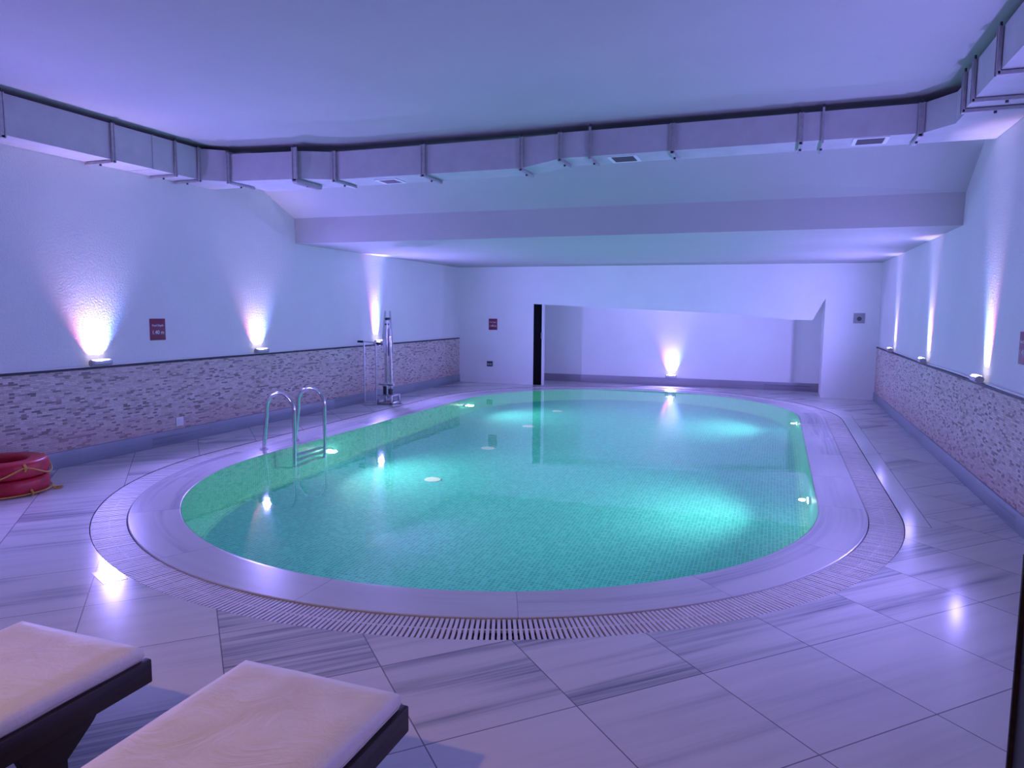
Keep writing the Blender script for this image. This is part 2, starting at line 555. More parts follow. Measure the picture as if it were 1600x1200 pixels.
# walls
MB().box(XL - .25, XL, YF, YN + .4, 0, CZ + .3).build('wall_left', M_wall)
MB().box(XR, XR + .25, YF, YN + .4, 0, CZ + .3).build('wall_right', M_wall)
MB().box(XL - .2, XR + .2, YF - .25, YF, 0, CZ + .3).build('wall_near', M_wall)
MB().prism([(XL, 0), (-4.9, 0), (-4.9, 1.738), (-4.67, 1.726), (-.756, 1.556), (.234, 1.458), (.62, 1.455), (.83, 1.866), (.83, 0), (XR, 0), (XR, 2.7), (XL, 2.7)],
           YB, YB + .14, 'y').build('wall_back', M_smooth, smooth=False)
MB().prism([(-6.3, 0), (.29, 0), (.29, 2.1), (-6.3, 2.1)], YN, YN + .4, 'y').build('wall_niche', M_smooth, smooth=False)
mb = MB().box(.29, 1.3, YN + .13, YN + .4, 0, 2.1)
mb.box(.29, 1.3, YN, YN + .13, 0, .17)
mb.build('wall_niche_recess', M_smooth, smooth=False)
MB().box(-6.4, -6.3, YB + .14, YN + .4, 0, 2.1).build('wall_niche_left', M_smooth, smooth=False)
MB().box(.84, .95, YB + .14, YN + .3, 0, 2.1).build('wall_niche_right', M_smooth, smooth=False)
MB().box(-6.4, 1.3, YB + .14, YN + .4, 2.1, 2.25).build('ceiling_niche', M_smooth, smooth=False)
for nm in ('wall_left', 'wall_right', 'wall_near', 'wall_back', 'wall_niche', 'wall_niche_recess', 'wall_niche_left', 'wall_niche_right', 'ceiling_niche'):
    struct(bpy.data.objects[nm])

# ceiling: flat part, then slope, beam and lower soffit towards the far wall
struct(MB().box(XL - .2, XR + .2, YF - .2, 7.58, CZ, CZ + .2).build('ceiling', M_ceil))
mb = MB()
def far_profile(x, k):
    P = [(7.58, 3.465), (7.58 + .02, 3.45), (8.81, 2.907), (8.83, 2.546), (14.72, 2.535), (14.72, 3.7), (7.58, 3.7)]
    Q = [(7.55, 3.465), (7.55 + .02, 3.45), (8.54, 2.830), (8.57, 2.500), (14.72, 2.505), (14.72, 3.7), (7.55, 3.7)]
    return [mb.bm.verts.new((x, a[0] + (b[0] - a[0]) * k, a[1] + (b[1] - a[1]) * k)) for a, b in zip(P, Q)]
A, B = far_profile(XL - .1, 0), far_profile(XR + .1, 1)
mb.bm.faces.new(A); mb.bm.faces.new(B)
for i in range(len(A)): mb.bm.faces.new((A[i], A[(i + 1) % len(A)], B[(i + 1) % len(B)], B[i]))
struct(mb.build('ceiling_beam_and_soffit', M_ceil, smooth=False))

# stone wainscot, dark top strip, skirting on both side walls
for side, x, sg in (('left', XL, 1), ('right', XR, -1)):
    a, b = sorted((x - .02 * sg, x + .014 * sg))
    struct(MB().box(a, b, YF, YB + (.0), .1, .962).build('wall_%s_stone_wainscot' % side, M_stone, smooth=False))
    a, b = sorted((x - .02 * sg, x + .024 * sg))
    struct(MB().box(a, b, YF, YB, .962, .984, .002).build('trim_1' if sg > 0 else 'trim_2', M_trim))
    a, b = sorted((x - .02 * sg, x + .032 * sg))
    struct(MB().box(a, b, YF, YB, 0, .165 if sg > 0 else .15, .004).build('baseboard_%s' % side, M_base))
struct(MB().box(-6.3, .84, YN - .025, YN + .05, 0, .165, .004).build('baseboard_niche', M_baseN))

# narrow black door at the niche, with its pale jamb and lock plate
d = MB().box(-4.9, -4.715, YB + .0, YB + .09, .005, 1.736, .003).build('door_1', M_door)
struct(d)
MB().box(-4.728, -4.702, YB - .012, YB, 1.0, 1.13, .003).build('lock_plate', M_grey, d)
struct(MB().box(-4.715, -4.69, YB, YB + .14, 0, 1.73, .003).build('trim_3', M_grillf))

# ------------------------------------------------------------------ drain grate around the pool
g = empty('drain_grate', (GCX, 2.93, 0))
tag(g, 'ivory slatted overflow drain grate running all around the pool coping', 'grate')
def off(o): o.location = -Vector(g.location)
mb = MB()
bars_ri, bars_ro = 3.185, 3.418
def path_point(sv, r):
    L1 = PI * 3.3; L2 = PY1 - PY0
    if sv < L1:
        a = PI + sv / 3.3; c = (GCX, PY0); dv = (math.cos(a), math.sin(a))
    elif sv < L1 + L2:
        c = (GCX, PY0 + sv - L1); dv = (1, 0)
    elif sv < 2 * L1 + L2:
        a = (sv - L1 - L2) / 3.3; c = (GCX, PY1); dv = (math.cos(a), math.sin(a))
    else:
        c = (GCX, PY1 - (sv - 2 * L1 - L2)); dv = (-1, 0)
    return Vector((c[0] + dv[0] * r, c[1] + dv[1] * r, 0)), Vector((dv[0], dv[1], 0))
total = 2 * PI * 3.3 + 2 * (PY1 - PY0)
nb = int(total / .0278)
for i in range(nb):
    sv = total * i / nb
    p, dv = path_point(sv, 0 if False else 3.298)
    tv = Vector((-dv.y, dv.x, 0))
    jz = random.uniform(-.0012, .0012)
    zt, zb = -.004 + jz, -.026
    hw = .0084
    c0, c1 = p - dv * (3.298 - bars_ri), p + dv * (bars_ro - 3.298)
    q = [c0 - tv * hw, c0 + tv * hw, c1 + tv * hw, c1 - tv * hw]
    T = [mb.bm.verts.new((v.x, v.y, zt)) for v in q]; Bv = [mb.bm.verts.new((v.x, v.y, zb)) for v in q]
    mb.bm.faces.new(T)
    for k in range(4): mb.bm.faces.new((T[k], Bv[k], Bv[(k + 1) % 4], T[(k + 1) % 4]))
o = mb.build('slats', M_slat, g, smooth=False); off(o)
mb = MB()
for r0, r1, z0, z1 in ((3.291, 3.305, -.022, -.0065),):
    I, O = stadium(r0, cx=GCX), stadium(r1, cx=GCX)
    rr = [[mb.bm.verts.new((x, y, z)) for x, y in P] for P, z in ((I, z0), (I, z1), (O, z1), (O, z0))]
    for a, b in zip(rr, rr[1:]):
        for i in range(len(I)): mb.bm.faces.new((a[i], a[(i + 1) % len(I)], b[(i + 1) % len(I)], b[i]))
o = mb.build('centre_rib', M_slat, g); off(o)

# ------------------------------------------------------------------ wall washer lamps
_lamp = {}
def lamp_light(name, parent, loc, th, ang, blend, power, col, rad=.012, typ='SPOT'):
    d = bpy.data.lights.new(name, typ)
    d.energy = power; d.color = col; d.shadow_soft_size = rad
    d.spot_size = R(ang); d.spot_blend = blend
    o = bpy.data.objects.new(name, d); COL.objects.link(o); o.parent = parent
    o.location = loc; o.rotation_euler = (th, 0, 0)
    return o

def wall_lamp(loc, rz, red, label, group, tilt, cone, gain, spill, y0=.05):
    t = empty('wall_washer_lamp', loc, rz)
    tag(t, label, 'lamp', group)
    if not _lamp:
        b = MB()
        b.tube([(-.11, .072, .028), (-.104, .072, .028), (.104, .072, .028), (.11, .072, .028)], [.026, .031, .031, .026], 18)
        # flat front flange of the housing
        b.box(-.1, .1, .094, .107, .012, .05, .004)
        _lamp['housing'] = b.build('housing', M_lamp, t)
        for i, s in enumerate((-1, 1)):
            _lamp['end_cap%d' % i] = MB().tube([(s * .105, .072, .028), (s * .116, .072, .028)], .034, 18).build('end_cap', M_lamp, t)
        k = MB().box(-.085, .085, .0, .075, -.006, .003, .001)
        for s in (-1, 1): k.box(s * .075 - .008, s * .075 + .008, .05, .09, 0, .022, .002)
        _lamp['bracket'] = k.build('bracket', M_grey, t)
        l = MB().box(-.095, .095, .052, .088, .0545, .0605, .002)
        _lamp['lens'] = l.build('lens', M_lens, t)
    else:
        for k in ('housing', 'end_cap0', 'end_cap1', 'bracket', 'lens'):
            c = _lamp[k].copy(); COL.objects.link(c); c.parent = t
    th = PI + R(tilt)
    for nm, dx, col, pw in (('red_beam', red * .06, (1, .22, .50), 1.1), ('green_beam', 0.0, (.62, .85, .70), .9), ('blue_beam', -red * .06, (.16, .26, 1), 1.9)):
        lamp_light(nm, t, (dx, y0, .078), th, cone, 1.0, pw * gain * CORE, col)
    lamp_light('spill_light', t, (0, .085, .1), PI - R(76), 178, .6, spill * SPILL, (.35, .285, 1.08), .045)
    return t

LG, RG = 'colour wash lamps along the left wall', 'colour wash lamps along the right wall'
BIG = dict(tilt=11, cone=62)
wall_lamp((XL, 5.46, 1.0), -PI / 2, 1, 'wall washer lamp on left stone ledge, left of the near depth sign', LG, 13, 84, 11, 1.1)
wall_lamp((XL, 7.94, 1.0), -PI / 2, 1, 'wall washer lamp on left stone ledge, between depth sign and pool hoist', LG, 13, 80, 8, 1.1)
wall_lamp((XL, 11.02, 1.0), -PI / 2, 1, 'wall washer lamp on left ledge behind the chrome stand, tall beam reaching soffit', LG, 6, 36, 30, 1.5, .042)
wall_lamp((XR, 7.315, 1.0), PI / 2, -1, 'wall washer lamp on right ledge, nearest of the three in view', RG, 8, 42, 19, .8, .038)
wall_lamp((XR, 9.90, 1.0), PI / 2, -1, 'wall washer lamp in the middle of the right ledge', RG, 8, 40, 15, .85, .038)
wall_lamp((XR, 12.55, 1.0), PI / 2, -1, 'wall washer lamp on right ledge, furthest, next to the white pillar', RG, 7, 38, 10, 1.15, .038)
wall_lamp((-2.1, YN, .175), PI, 1, 'floor level wash lamp on the niche skirting at the far wall', None, 11, 62, 12, .75)
wall_lamp((XL, 2.9, 1.0), -PI / 2, 1, 'wall washer lamp on left ledge beyond the frame beside the loungers', LG, 12, 66, 9, 1.1)
wall_lamp((XR, 4.70, 1.0), PI / 2, -1, 'wall washer lamp on right ledge just outside the frame', RG, 4, 32, 14, 1.1)

# pale cable conduit along both ledges
tag(MB().tube([(XL + .012, y, .993 + .003 * math.sin(y * 2.1)) for y in [2.5 + .2 * k for k in range(32)]], .008, 8).build('cable_conduit', M_white),
    'pale cable running on top of the left stone ledge between lamps', 'cable', 'pale lamp cables')
tag(MB().tube([(XR - .012, y, .996 + .004 * math.sin(y * 1.7)) for y in [3.9 + .2 * k for k in range(44)]], .011, 8).build('cable_conduit', M_white),
    'pale cable running on top of the right stone ledge between lamps', 'cable', 'pale lamp cables')

# ------------------------------------------------------------------ underwater floodlights
def pool_lamp(x, y, nx, ny, label, aim):
    t = empty('underwater_light', (x, y, -.8), math.atan2(ny, nx))
    tag(t, label, 'pool light', 'round floodlights in the pool wall')
    MB().tube([(-.01, 0, 0), (.02, 0, 0)], .11, 28).build('rim', M_steel, t)
    MB().tube([(.02, 0, 0), (.024, 0, 0), (.028, 0, 0)], [.085, .085, .06], 28).build('lens', M_poolglow, t)
    d = bpy.data.lights.new('flood', 'SPOT'); d.energy = POOLW; d.color = (.95, 1, .78)
    d.spot_size = R(140); d.spot_blend = 1; d.shadow_soft_size = .06
    o = bpy.data.objects.new('flood', d); COL.objects.link(o); o.parent = t
    o.location = (.09, 0, 0)
    o.rotation_euler = Vector(aim).to_track_quat('-Z', 'Y').to_euler()
    d = bpy.data.lights.new('lens_glow', 'POINT'); d.energy = POOLW * .025; d.color = (.95, 1, .86); d.shadow_soft_size = .03
    o = bpy.data.objects.new('lens_glow', d); COL.objects.link(o); o.parent = t; o.location = (.075, 0, 0)
pool_lamp(-5.235, 7.45, 1, 0, 'glowing underwater light on left pool wall beside the ladder', (1, 0, .12))
pool_lamp(-5.228, 11.75, 1, -.05, 'glowing underwater light at far left of the pool', (1, 0, .12))
pool_lamp(.374, 11.9, -1, -.05, 'glowing underwater light at far right of the pool', (1, 0, .12))
pool_lamp(.375, 7.34, -1, 0, 'glowing underwater light on right pool wall, nearer one', (1, 0, .12))
for i, (y, w) in enumerate(((7.385, 'nearest of the row'), (9.10, 'second of the row from the near end'), (10.82, 'third of the row from the near end'), (12.47, 'furthest of the row'))):
    t = MB().tube([(-3.72, y, -DEPTH), (-3.72, y, -DEPTH + .012), (-3.72, y, -DEPTH + .018)], [.095, .095, .05], 24).build('floor_inlet', M_white)
    tag(t, 'round white inlet on the pool floor, ' + w, 'pool inlet', 'round inlets in the pool floor')

# ------------------------------------------------------------------ pool ladder
lad = empty('pool_ladder', (-5.2, 6.8, 0))
tag(lad, 'stainless steel pool ladder with two arched handrails on left coping', 'ladder')
for y in (6.52, 7.09):
    P = [(-5.42, y, .0), (-5.365, y, .40)]
    for k in range(13):
        a = PI - PI * k / 12
        P.append((-5.18 + .185 * math.cos(a), y, .475 + .185 * math.sin(a)))
    P += [(-5.0, y, .3), (-5.005, y, -.55)]
    P = P[:2] + P[2:-2] + fillet([(-4.995, y, .42), (-5.005, y, -.75), (-5.24, y, -.80)], .16, 8)
    r = MB().tube([(p[0] + .2 - 5.2 + 5.0, p[1] - 6.8, p[2]) for p in [Vector(q) for q in P]], .021, 14).build('handrail', M_steel, lad)
    r.location = (5.2 - .0, 0, 0)
    MB().tube([(-5.42 + 5.2, y - 6.8, .004), (-5.42 + 5.2, y - 6.8, .02)], .045, 18).build('foot_flange', M_steel, r).location = (-5.2, 0, 0)
for z in (-.16, -.42, -.68):
    MB().box(-5.06 + 5.2, -4.96 + 5.2, 6.54 - 6.8, 7.07 - 6.8, z - .018, z, .004).build('tread', M_chrome, lad)

# ------------------------------------------------------------------ pool hoist and chrome stand
h = empty('pool_hoist', (-6.17, 10.6, 0))
tag(h, 'tall chrome pool access hoist standing by the left stone wall', 'hoist')
b = MB()
for s in (-1, 1):
    b.box(-.15, .15, s * .13 - .02, s * .13 + .02, .0, .045, .006)
    b.box(s * .13 - .02, s * .13 + .02, -.15, .15, .0, .045, .006)
    for u in (-1, 1): b.box(s * .13 - .015, s * .13 + .015, u * .13 - .015, u * .13 + .015, .04, .15, .004)
b.box(-.15, .15, -.15, .15, .14, .16, .005)
b.build('base', M_chrome, h)
b = MB()
b.tube([(-.045, 0, .15), (-.04, 0, 1.0)], .026, 14); b.tube([(.06, 0, .15), (.045, 0, 1.15)], .026, 14)
b.build('mast', M_steel, h)
b = MB()
for s, x in ((-1, -.045), (1, .055)):
    b.prism([(x - .028 if s < 0 else x - .015, .86), (x + .02 if s < 0 else x + .042, .86), (s * .035 + .016, 1.56), (s * .035 + .004, 1.585), (s * .035 - .012, 1.56), (x - .05 if s < 0 else x - .02, 1.15)], s * .02 - .006, s * .02 + .006, 'y')
b.prism([(-.075, .82), (.065, .82), (.05, 1.28), (-.03, 1.28)], -.004, .004, 'y')
b.build('head_plates', M_chrome, h)
b = MB()
b.tube([(.0, -.05, 1.44), (.0, .05, 1.44)], .024, 14).build('pivot_bolt', M_dark, h)
MB().tube([(-.015, -.05, 1.35), (-.015, .05, 1.35)], .015, 12).build('pivot_bolt', M_dark, h)
b = MB()
b.tube([(-.15, -.04, .335), (.13, -.04, .335)], .022, 12); b.tube([(0, -.12, .335), (0, .1, .335)], .018, 12)
b.tube([(-.06, 0, .30), (-.06, 0, .37)], .042, 16); b.tube([(.06, 0, .30), (.06, 0, .37)], .042, 16)
b.build('collar', M_chrome, h)
b = MB()
b.tube([(-.05, -.03, .16), (-.05, -.03, .3)], .03, 14); b.tube([(.07, -.05, .17), (.07, -.05, .26)], .04, 14)
b.build('actuator_feet', M_dark, h)
b = MB()
b.tube([(.005, -.035, .34), (.002, -.03, .8)], .02, 12); b.tube([(.002, -.03, .8), (0, -.02, 1.42)], .012, 12)
b.build('actuator', M_steel, h)

st = empty('chrome_stand', (-6.41, 10.42, 0))
tag(st, 'slim chrome frame stand with black grips, left of the pool hoist', 'stand')
for x in (-.115, .115):
    MB().tube([(x, 0, 0), (x, 0, 1.06)], .013, 12).build('upright', M_chrome, st)
MB().tube(fillet([(-.115, 0, .06), (-.10, 0, .035), (.12, 0, .03)], .03), .012, 10).build('base_bar', M_chrome, st)
MB().tube([(-.13, 0, 1.055), (.2, 0, 1.045)], .012, 10).build('top_bar', M_chrome, st)
for x0, x1 in ((.13, .21),):
    MB().tube([(x0, 0, 1.055 - .02 * (x0 > 0)), (x1, 0, 1.053 - .022 * (x0 > 0))], .019, 12).build('grip', M_black, st)
MB().tube([(-.125, -.01, 1.055), (-.222, -.02, 1.058)], .018, 12).build('grip', M_black, st)
MB().tube(fillet([(.2, 0, 1.0), (.195, 0, .86), (.16, 0, .80), (.125, 0, .80), (.12, 0, .62), (.16, 0, .585)], .06), .006, 8).build('hook_chain', M_chrome, st)

# ------------------------------------------------------------------ life rings
def life_ring(z0, label, rope):
    t = empty('life_ring', (-6.25, 4.16, z0))
    tag(t, label, 'life ring', 'red life rings stacked by the left wall')
    mb = MB(); n = 56; prof = []
    Rm, a, c = .265, .082, .072
    for k in range(20):
        q = 2 * PI * k / 20
        cx_, sx_ = math.cos(q), math.sin(q)
        prof.append((Rm + a * math.copysign(abs(cx_) ** .42, cx_), c + c * math.copysign(abs(sx_) ** .5, sx_)))
    rows = [[mb.bm.verts.new((r * math.cos(2 * PI * i / n), r * math.sin(2 * PI * i / n), z)) for r, z in prof] for i in range(n)]
    for i in range(n):
        for k in range(20):
            mb.bm.faces.new((rows[i][k], rows[(i + 1) % n][k], rows[(i + 1) % n][(k + 1) % 20], rows[i][(k + 1) % 20]))
    mb.build('ring_body', M_red, t)
    for f in rope: f(t)
    return t
def grab_rope(sag, zc, k0=0.0):
    def f(t):
        P = []
        for i in range(97):
            a = 2 * PI * i / 96
            d = abs(math.sin(2 * a + k0))
            P.append(((.352 + .012 * d) * math.cos(a), (.352 + .012 * d) * math.sin(a), zc - sag * d ** 1.5))
        MB().tube(P[:-1], .0065, 8, closed=True).build('grab_rope', M_rope, t)
        for i in range(4):
            a = i * PI / 2 - k0 / 2
            c, s = math.cos(a), math.sin(a)
            MB().tube([(.345 * c, .345 * s, zc + .03), (.368 * c, .368 * s, zc), (.345 * c, .345 * s, zc - .03)], .011, 8).build('knot', M_rope, t)
    return f
def knot_tail(t):
    kn = MB()
    c, s = math.cos(R(-97)), math.sin(R(-97))
    base = Vector((.372 * c, .372 * s, .075))
    for dx, dz in ((.05, .01), (.02, .035), (-.05, -.04), (-.03, .02)):
        kn.tube([base, base + Vector((dx * .6, -.01, dz * 1.2)), base + Vector((dx, -.005, dz * .6))], .006, 8)
    kn.build('knot_tail', M_rope, t)
life_ring(0.0, 'red life ring at the bottom of the stack of two', [grab_rope(.0, .018)])
life_ring(.145, 'red life ring on top of the stack, with yellow rope knotted around', [grab_rope(.085, .10, R(97) * 2), knot_tail])
tag(MB().tube([(-5.93 + .03 * math.cos(a) * (1 + .3 * math.sin(3 * a)), 4.42 + .035 * math.sin(a), .012 + .006 * math.sin(2 * a)) for a in [k * .35 for k in range(40)]], .007, 8).build('rope_coil', M_rope),
    'loose end of yellow rope on the floor beside the life rings', 'rope')

# ------------------------------------------------------------------ sun loungers
def soft_pad(L, Wd, H, seed):
    """pad from y=-L..0, x=-Wd/2..Wd/2, z=0..H with rounded edges and slight creases"""
    bm = bmesh.new()
    nx, ny = 18, max(8, int(L * 24))
    def prof(u):  # rounding factor near the border
        return u
    top, bot = {}, {}
    r = .022
    for i in range(nx + 1):
        for j in range(ny + 1):
            x = -Wd / 2 + Wd * i / nx; y = -L + L * j / ny
            e = min(x + Wd / 2, Wd / 2 - x, y + L, -y)
            k = max(0.0, 1 - e / .05)
            nz_ = noise.noise(Vector((x * 4 + seed, y * 4, seed))) * .006 + noise.noise(Vector((x * 11 + seed, y * 7, 3))) * .003
            top[i, j] = bm.verts.new((x, y, H - r * .55 * k * k + nz_ * (1 - .6 * k)))
            bot[i, j] = bm.verts.new((x, y, 0))
    for i in range(nx):
        for j in range(ny):
            bm.faces.new((top[i, j], top[i + 1, j], top[i + 1, j + 1], top[i, j + 1]))
            bm.faces.new((bot[i, j], bot[i, j + 1], bot[i + 1, j + 1], bot[i + 1, j]))
    border = [(i, 0) for i in range(nx)] + [(nx, j) for j in range(ny)] + [(i, ny) for i in range(nx, 0, -1)] + [(0, j) for j in range(ny, 0, -1)]
    lv = []
    for f, bulge in ((1, 0), (.82, .011), (.45, .014), (.15, .008), (0, 0)):
        row = []
        for (i, j) in border:
            if f == 1: row.append(top[i, j]); continue
            if f == 0: row.append(bot[i, j]); continue
            t = top[i, j].co
            nx_ = -1 if i == 0 else (1 if i == nx else 0); ny_ = -1 if j == 0 else (1 if j == ny else 0)
            w = noise.noise(Vector((t.x * 9, t.y * 9, f * 4 + seed))) * .004
            row.append(bm.verts.new((t.x + nx_ * (bulge + w), t.y + ny_ * (bulge + w), t.z * f)))
        lv.append(row)
    n = len(border)
    for a, b in zip(lv, lv[1:]):
        for i in range(n): bm.faces.new((a[i], a[(i + 1) % n], b[(i + 1) % n], b[i]))
    bmesh.ops.recalc_face_normals(bm, faces=bm.faces)
    return bm

def lounger(x, yend, label, seed):
    t = empty('sun_lounger', (x, yend, 0))
    tag(t, label, 'sun lounger', 'sun loungers with cream mattresses')
    Wd = .60
    for s in (-1, 1):
        MB().box(s * .313 - .016, s * .313 + .016, -1.95, .035, .222, .312, .006).build('side_rail', M_wood, t)
    MB().box(-.297, .297, -.002, .028, .225, .30, .004).build('end_rail', M_wood, t)
    MB().box(-.297, .297, -1.95, -1.92, .225, .30, .004).build('end_rail', M_wood, t)
    for k in range(9):
        y = -.08 - k * .135
        MB().box(-.297, .297, y - .04, y + .04, .276, .296, .003).build('slat', M_wood, t)
    for s in (-1, 1):
        for yy, sg in ((-.30, -1), (-1.62, 1)):
            out = [(.12, .224), (.10, .20), (.02, .135), (0, .12), (0, 0), (-.12, 0), (-.12, .12), (-.14, .17), (-.16, .224)]
            if sg > 0: out = [(-a, b) for a, b in out]
            xs = s * .296
            MB().prism([(yy + a, b) for a, b in out], xs - .018, xs + .018, 'x').build('leg', M_wood, t, smooth=False)
    bm_ = soft_pad(1.25, Wd, .078, seed)
    mb = MB(); mb.bm.free(); mb.bm = bm_
    p = mb.build('mattress', M_fab, t, ang=60); p.location = (0, 0, .302)
    w = MB().tube([(-.3 - .013, -1.22, .02), (-.3 - .013, -.01, .02)], .003, 6)
    w.tube([(.313, -1.22, .02), (.313, -.01, .02)], .003, 6); w.tube([(-.3, .013, .02), (.3, .013, .02)], .003, 6)
    w.build('piping', M_fabside, p)
    bm_ = soft_pad(.66, Wd, .078, seed + 5)
    mb = MB(); mb.bm.free(); mb.bm = bm_
    q = mb.build('back_cushion', M_fab, t, ang=60)
    q.location = (0, -1.265, .32); q.rotation_euler = (R(-32), 0, 0)
    bf = MB()
    for s in (-1, 1): bf.box(s * .25 - .02, s * .25 + .02, -.66, 0, -.045, -.012, .004)
    for k in range(5): bf.box(-.27, .27, -.62 + k * .13, -.55 + k * .13, -.03, -.002, .003)
    bf = bf.build('backrest_frame', M_wood, t); bf.location = q.location; bf.rotation_euler = q.rotation_euler
    return t
lounger(-1.405, 1.925, 'cream mattress sun lounger on dark wood frame, nearer the middle of the picture', 1.3)
lounger(-2.44, 1.862, 'cream mattress sun lounger on dark wood frame in the left corner, creased mattress', 4.1)

# ------------------------------------------------------------------ dark cabinet at the right border
c = empty('dark_cabinet', (.905, 2.02, 0))
tag(c, 'dark brown wooden cabinet cut off by the right edge of the picture', 'cabinet')
x0, x1, y0, y1, H = -.245, .245, -.25, .25, .945
MB().box(x0 + .012, x1 - .012, y0 + .012, y1 - .012, .04, H - .01, .002).build('carcass', M_panel, c)
b = MB()
for xx in (x0, x1):
    for yy in (y0, y1):
        b.box(min(xx, xx - math.copysign(.035, xx)), max(xx, xx - math.copysign(.035, xx)), min(yy, yy - math.copysign(.012, yy) * 1.0), max(yy, yy - math.copysign(.035, yy) * .35), 0, H, .002)
b.box(x0, x1, y0, y1, H - .014, H, .003)
b.build('frame', M_wood, c)
b = MB().box(x0 + .04, x1 - .04, y0 - .004, y0 + .014, .06, H - .05, .002).build('door', M_panel, c)
MB().tube([(.15, y0 - .025, .45), (.15, y0 - .025, .57)], .007, 10).build('handle', M_chrome, b)

# ------------------------------------------------------------------ signs
def text_mesh(s, size):
    cu = bpy.data.curves.new('t', 'FONT'); cu.body = s; cu.size = size; cu.align_x = 'CENTER'; cu.align_y = 'CENTER'; cu.extrude = .0006
    o = bpy.data.objects.new('t', cu); COL.objects.link(o)
    dg = bpy.context.evaluated_depsgraph_get(); dg.update()
    me = bpy.data.meshes.new_from_object(o.evaluated_get(dg))
    bpy.data.objects.remove(o)
    me.materials.clear(); me.materials.append(M_text)
    return me
T1, T2 = text_mesh('Pool Depth', .036), text_mesh('1.40 m', .066)
T1.name = 'heading_text'; T2.name = 'depth_text'
def sign(loc, rz, label, w=.215, hh=.245, sc=1.0):
    t = empty('depth_sign', loc, rz)
    tag(t, label, 'sign', 'burgundy pool depth signs')
    MB().box(-w / 2, w / 2, 0, .008, -hh / 2, hh / 2, .002).build('plate', M_sign, t)
    for me, z in ((T1, .045), (T2, -.035)):
        o = link('heading_text' if me is T1 else 'depth_text', me, t)
        o.location = (0, .0095, z); o.rotation_euler = (PI / 2, 0, PI)
        o.scale = (sc * .95, sc * .95, 1)
sign((XL, 6.27, 1.353), -PI / 2, 'burgundy depth sign reading 1.40 m on left wall between two lamps')
sign((-5.835, YB, 1.293), PI, 'small burgundy depth sign on the far white wall left of the black door', .2, .245, .93)
sign((XR, 6.33, 1.345), PI / 2, 'burgundy depth sign on right wall, cut off by the picture edge')

# ------------------------------------------------------------------ small fittings
t = empty('wall_socket', (XL + .014, 6.52, .253), -PI / 2)
tag(t, 'white power socket low on the left stone wall', 'socket')
MB().box(-.055, .055, 0, .012, -.052, .052, .005).build('plate', M_white, t)
MB().box(-.036, .036, .012, .016, -.034, .034, .004).build('insert', M_grillf, t)

t = empty('wall_outlet', (-5.905, YB, .425), PI)
tag(t, 'small dark outlet box low on the far wall under the depth sign', 'socket')
MB().box(-.067, .067, 0, .022, -.056, .056, .005).build('case', M_dark, t)
for s in (-1, 1): MB().box(s * .03 - .024, s * .03 + .024, .022, .028, -.03, .012, .003).build('cover', M_grey, t)

t = empty('wall_vent', (1.41, YB, 1.5), PI)
tag(t, 'square grey vent plate with round opening on the far right pillar', 'vent')
MB().box(-.095, .095, 0, .014, -.092, .092, .004).build('plate', M_grey, t)
MB().tube([(0, .013, -.01), (0, .03, -.01)], .052, 24).build('rim', M_grey, t)
MB().tube([(0, .028, -.01), (0, .032, -.01)], .04, 24).build('opening', M_dark, t)

for (c_, w, d_, rz, lab) in (((-3.685, 3.035), .25, .135, R(-25), 'small rectangular marble access lid in floor beside the grate, lower left'),
                            ((-6.36, 6.82), .13, .46, R(-10), 'narrow marble access lid in floor along the left skirting')):
    t = empty('floor_access_lid', (c_[0], c_[1], 0), rz)
    tag(t, lab, 'floor lid', 'marble access lids in the floor')
    MB().box(-w / 2, w / 2, -d_ / 2, d_ / 2, .0, .0008).build('gap_frame', M_dark, t)
    MB().box(-w / 2 + .004, w / 2 - .004, -d_ / 2 + .004, d_ / 2 - .004, .0, .0013).build('lid', M_lid, t)

# ------------------------------------------------------------------ air duct with grilles
du = empty('air_duct', (-6.47, 6.0, 3.065))
tag(du, 'long painted rectangular air duct running under the ceiling on three sides', 'air duct')
def dpart(name, mb, m=M_duct, parent=None):
    o = mb.build(name, m, parent or du, smooth=False)
    if parent is None: o.location = -Vector(du.location)
    return o
ZB, ZT, ZB2, ZT2 = 3.065, 3.405, 3.135, 3.385
dpart('left_run', MB().prism([(XL + .004, YF + .01), (-6.28, YF + .01), (-6.28, 6.63), (-6.07, 6.79), (-6.07, 7.2), (XL + .004, 7.2)], ZB, ZT + .01))
dpart('back_run', MB().prism([(-6.07, 6.79), (-5.12, 6.92), (-4.80, 7.08), (-2.55, 7.13), (-2.55, 7.54), (-6.07, 7.54)], ZB, ZT - .035))
mb = MB()
A = [mb.bm.verts.new(v) for v in ((-2.55, 7.13, ZB), (-2.55, 7.54, ZB), (-2.55, 7.54, ZT - .035), (-2.55, 7.13, ZT - .035))]
B = [mb.bm.verts.new(v) for v in ((-2.12, 7.12, ZB2), (-2.12, 7.54, ZB2), (-2.12, 7.54, ZT2 - .01), (-2.12, 7.12, ZT2 - .01))]
mb.bm.faces.new(A); mb.bm.faces.new(B)
for i in range(4): mb.bm.faces.new((A[i], A[(i + 1) % 4], B[(i + 1) % 4], B[i]))
dpart('step_section', mb)
dpart('right_back_run', MB().prism([(-2.12, 7.12), (1.10, 7.12), (1.29, 6.85), (1.29, 6.5), (XR - .004, 6.5), (XR - .004, 7.54), (-2.12, 7.54)], ZB2, ZT2))
dpart('right_run', MB().prism([(1.27, YF + .01), (XR - .004, YF + .01), (XR - .004, 6.5), (1.27, 6.5)], ZB2 + .012, ZT2 + .03))
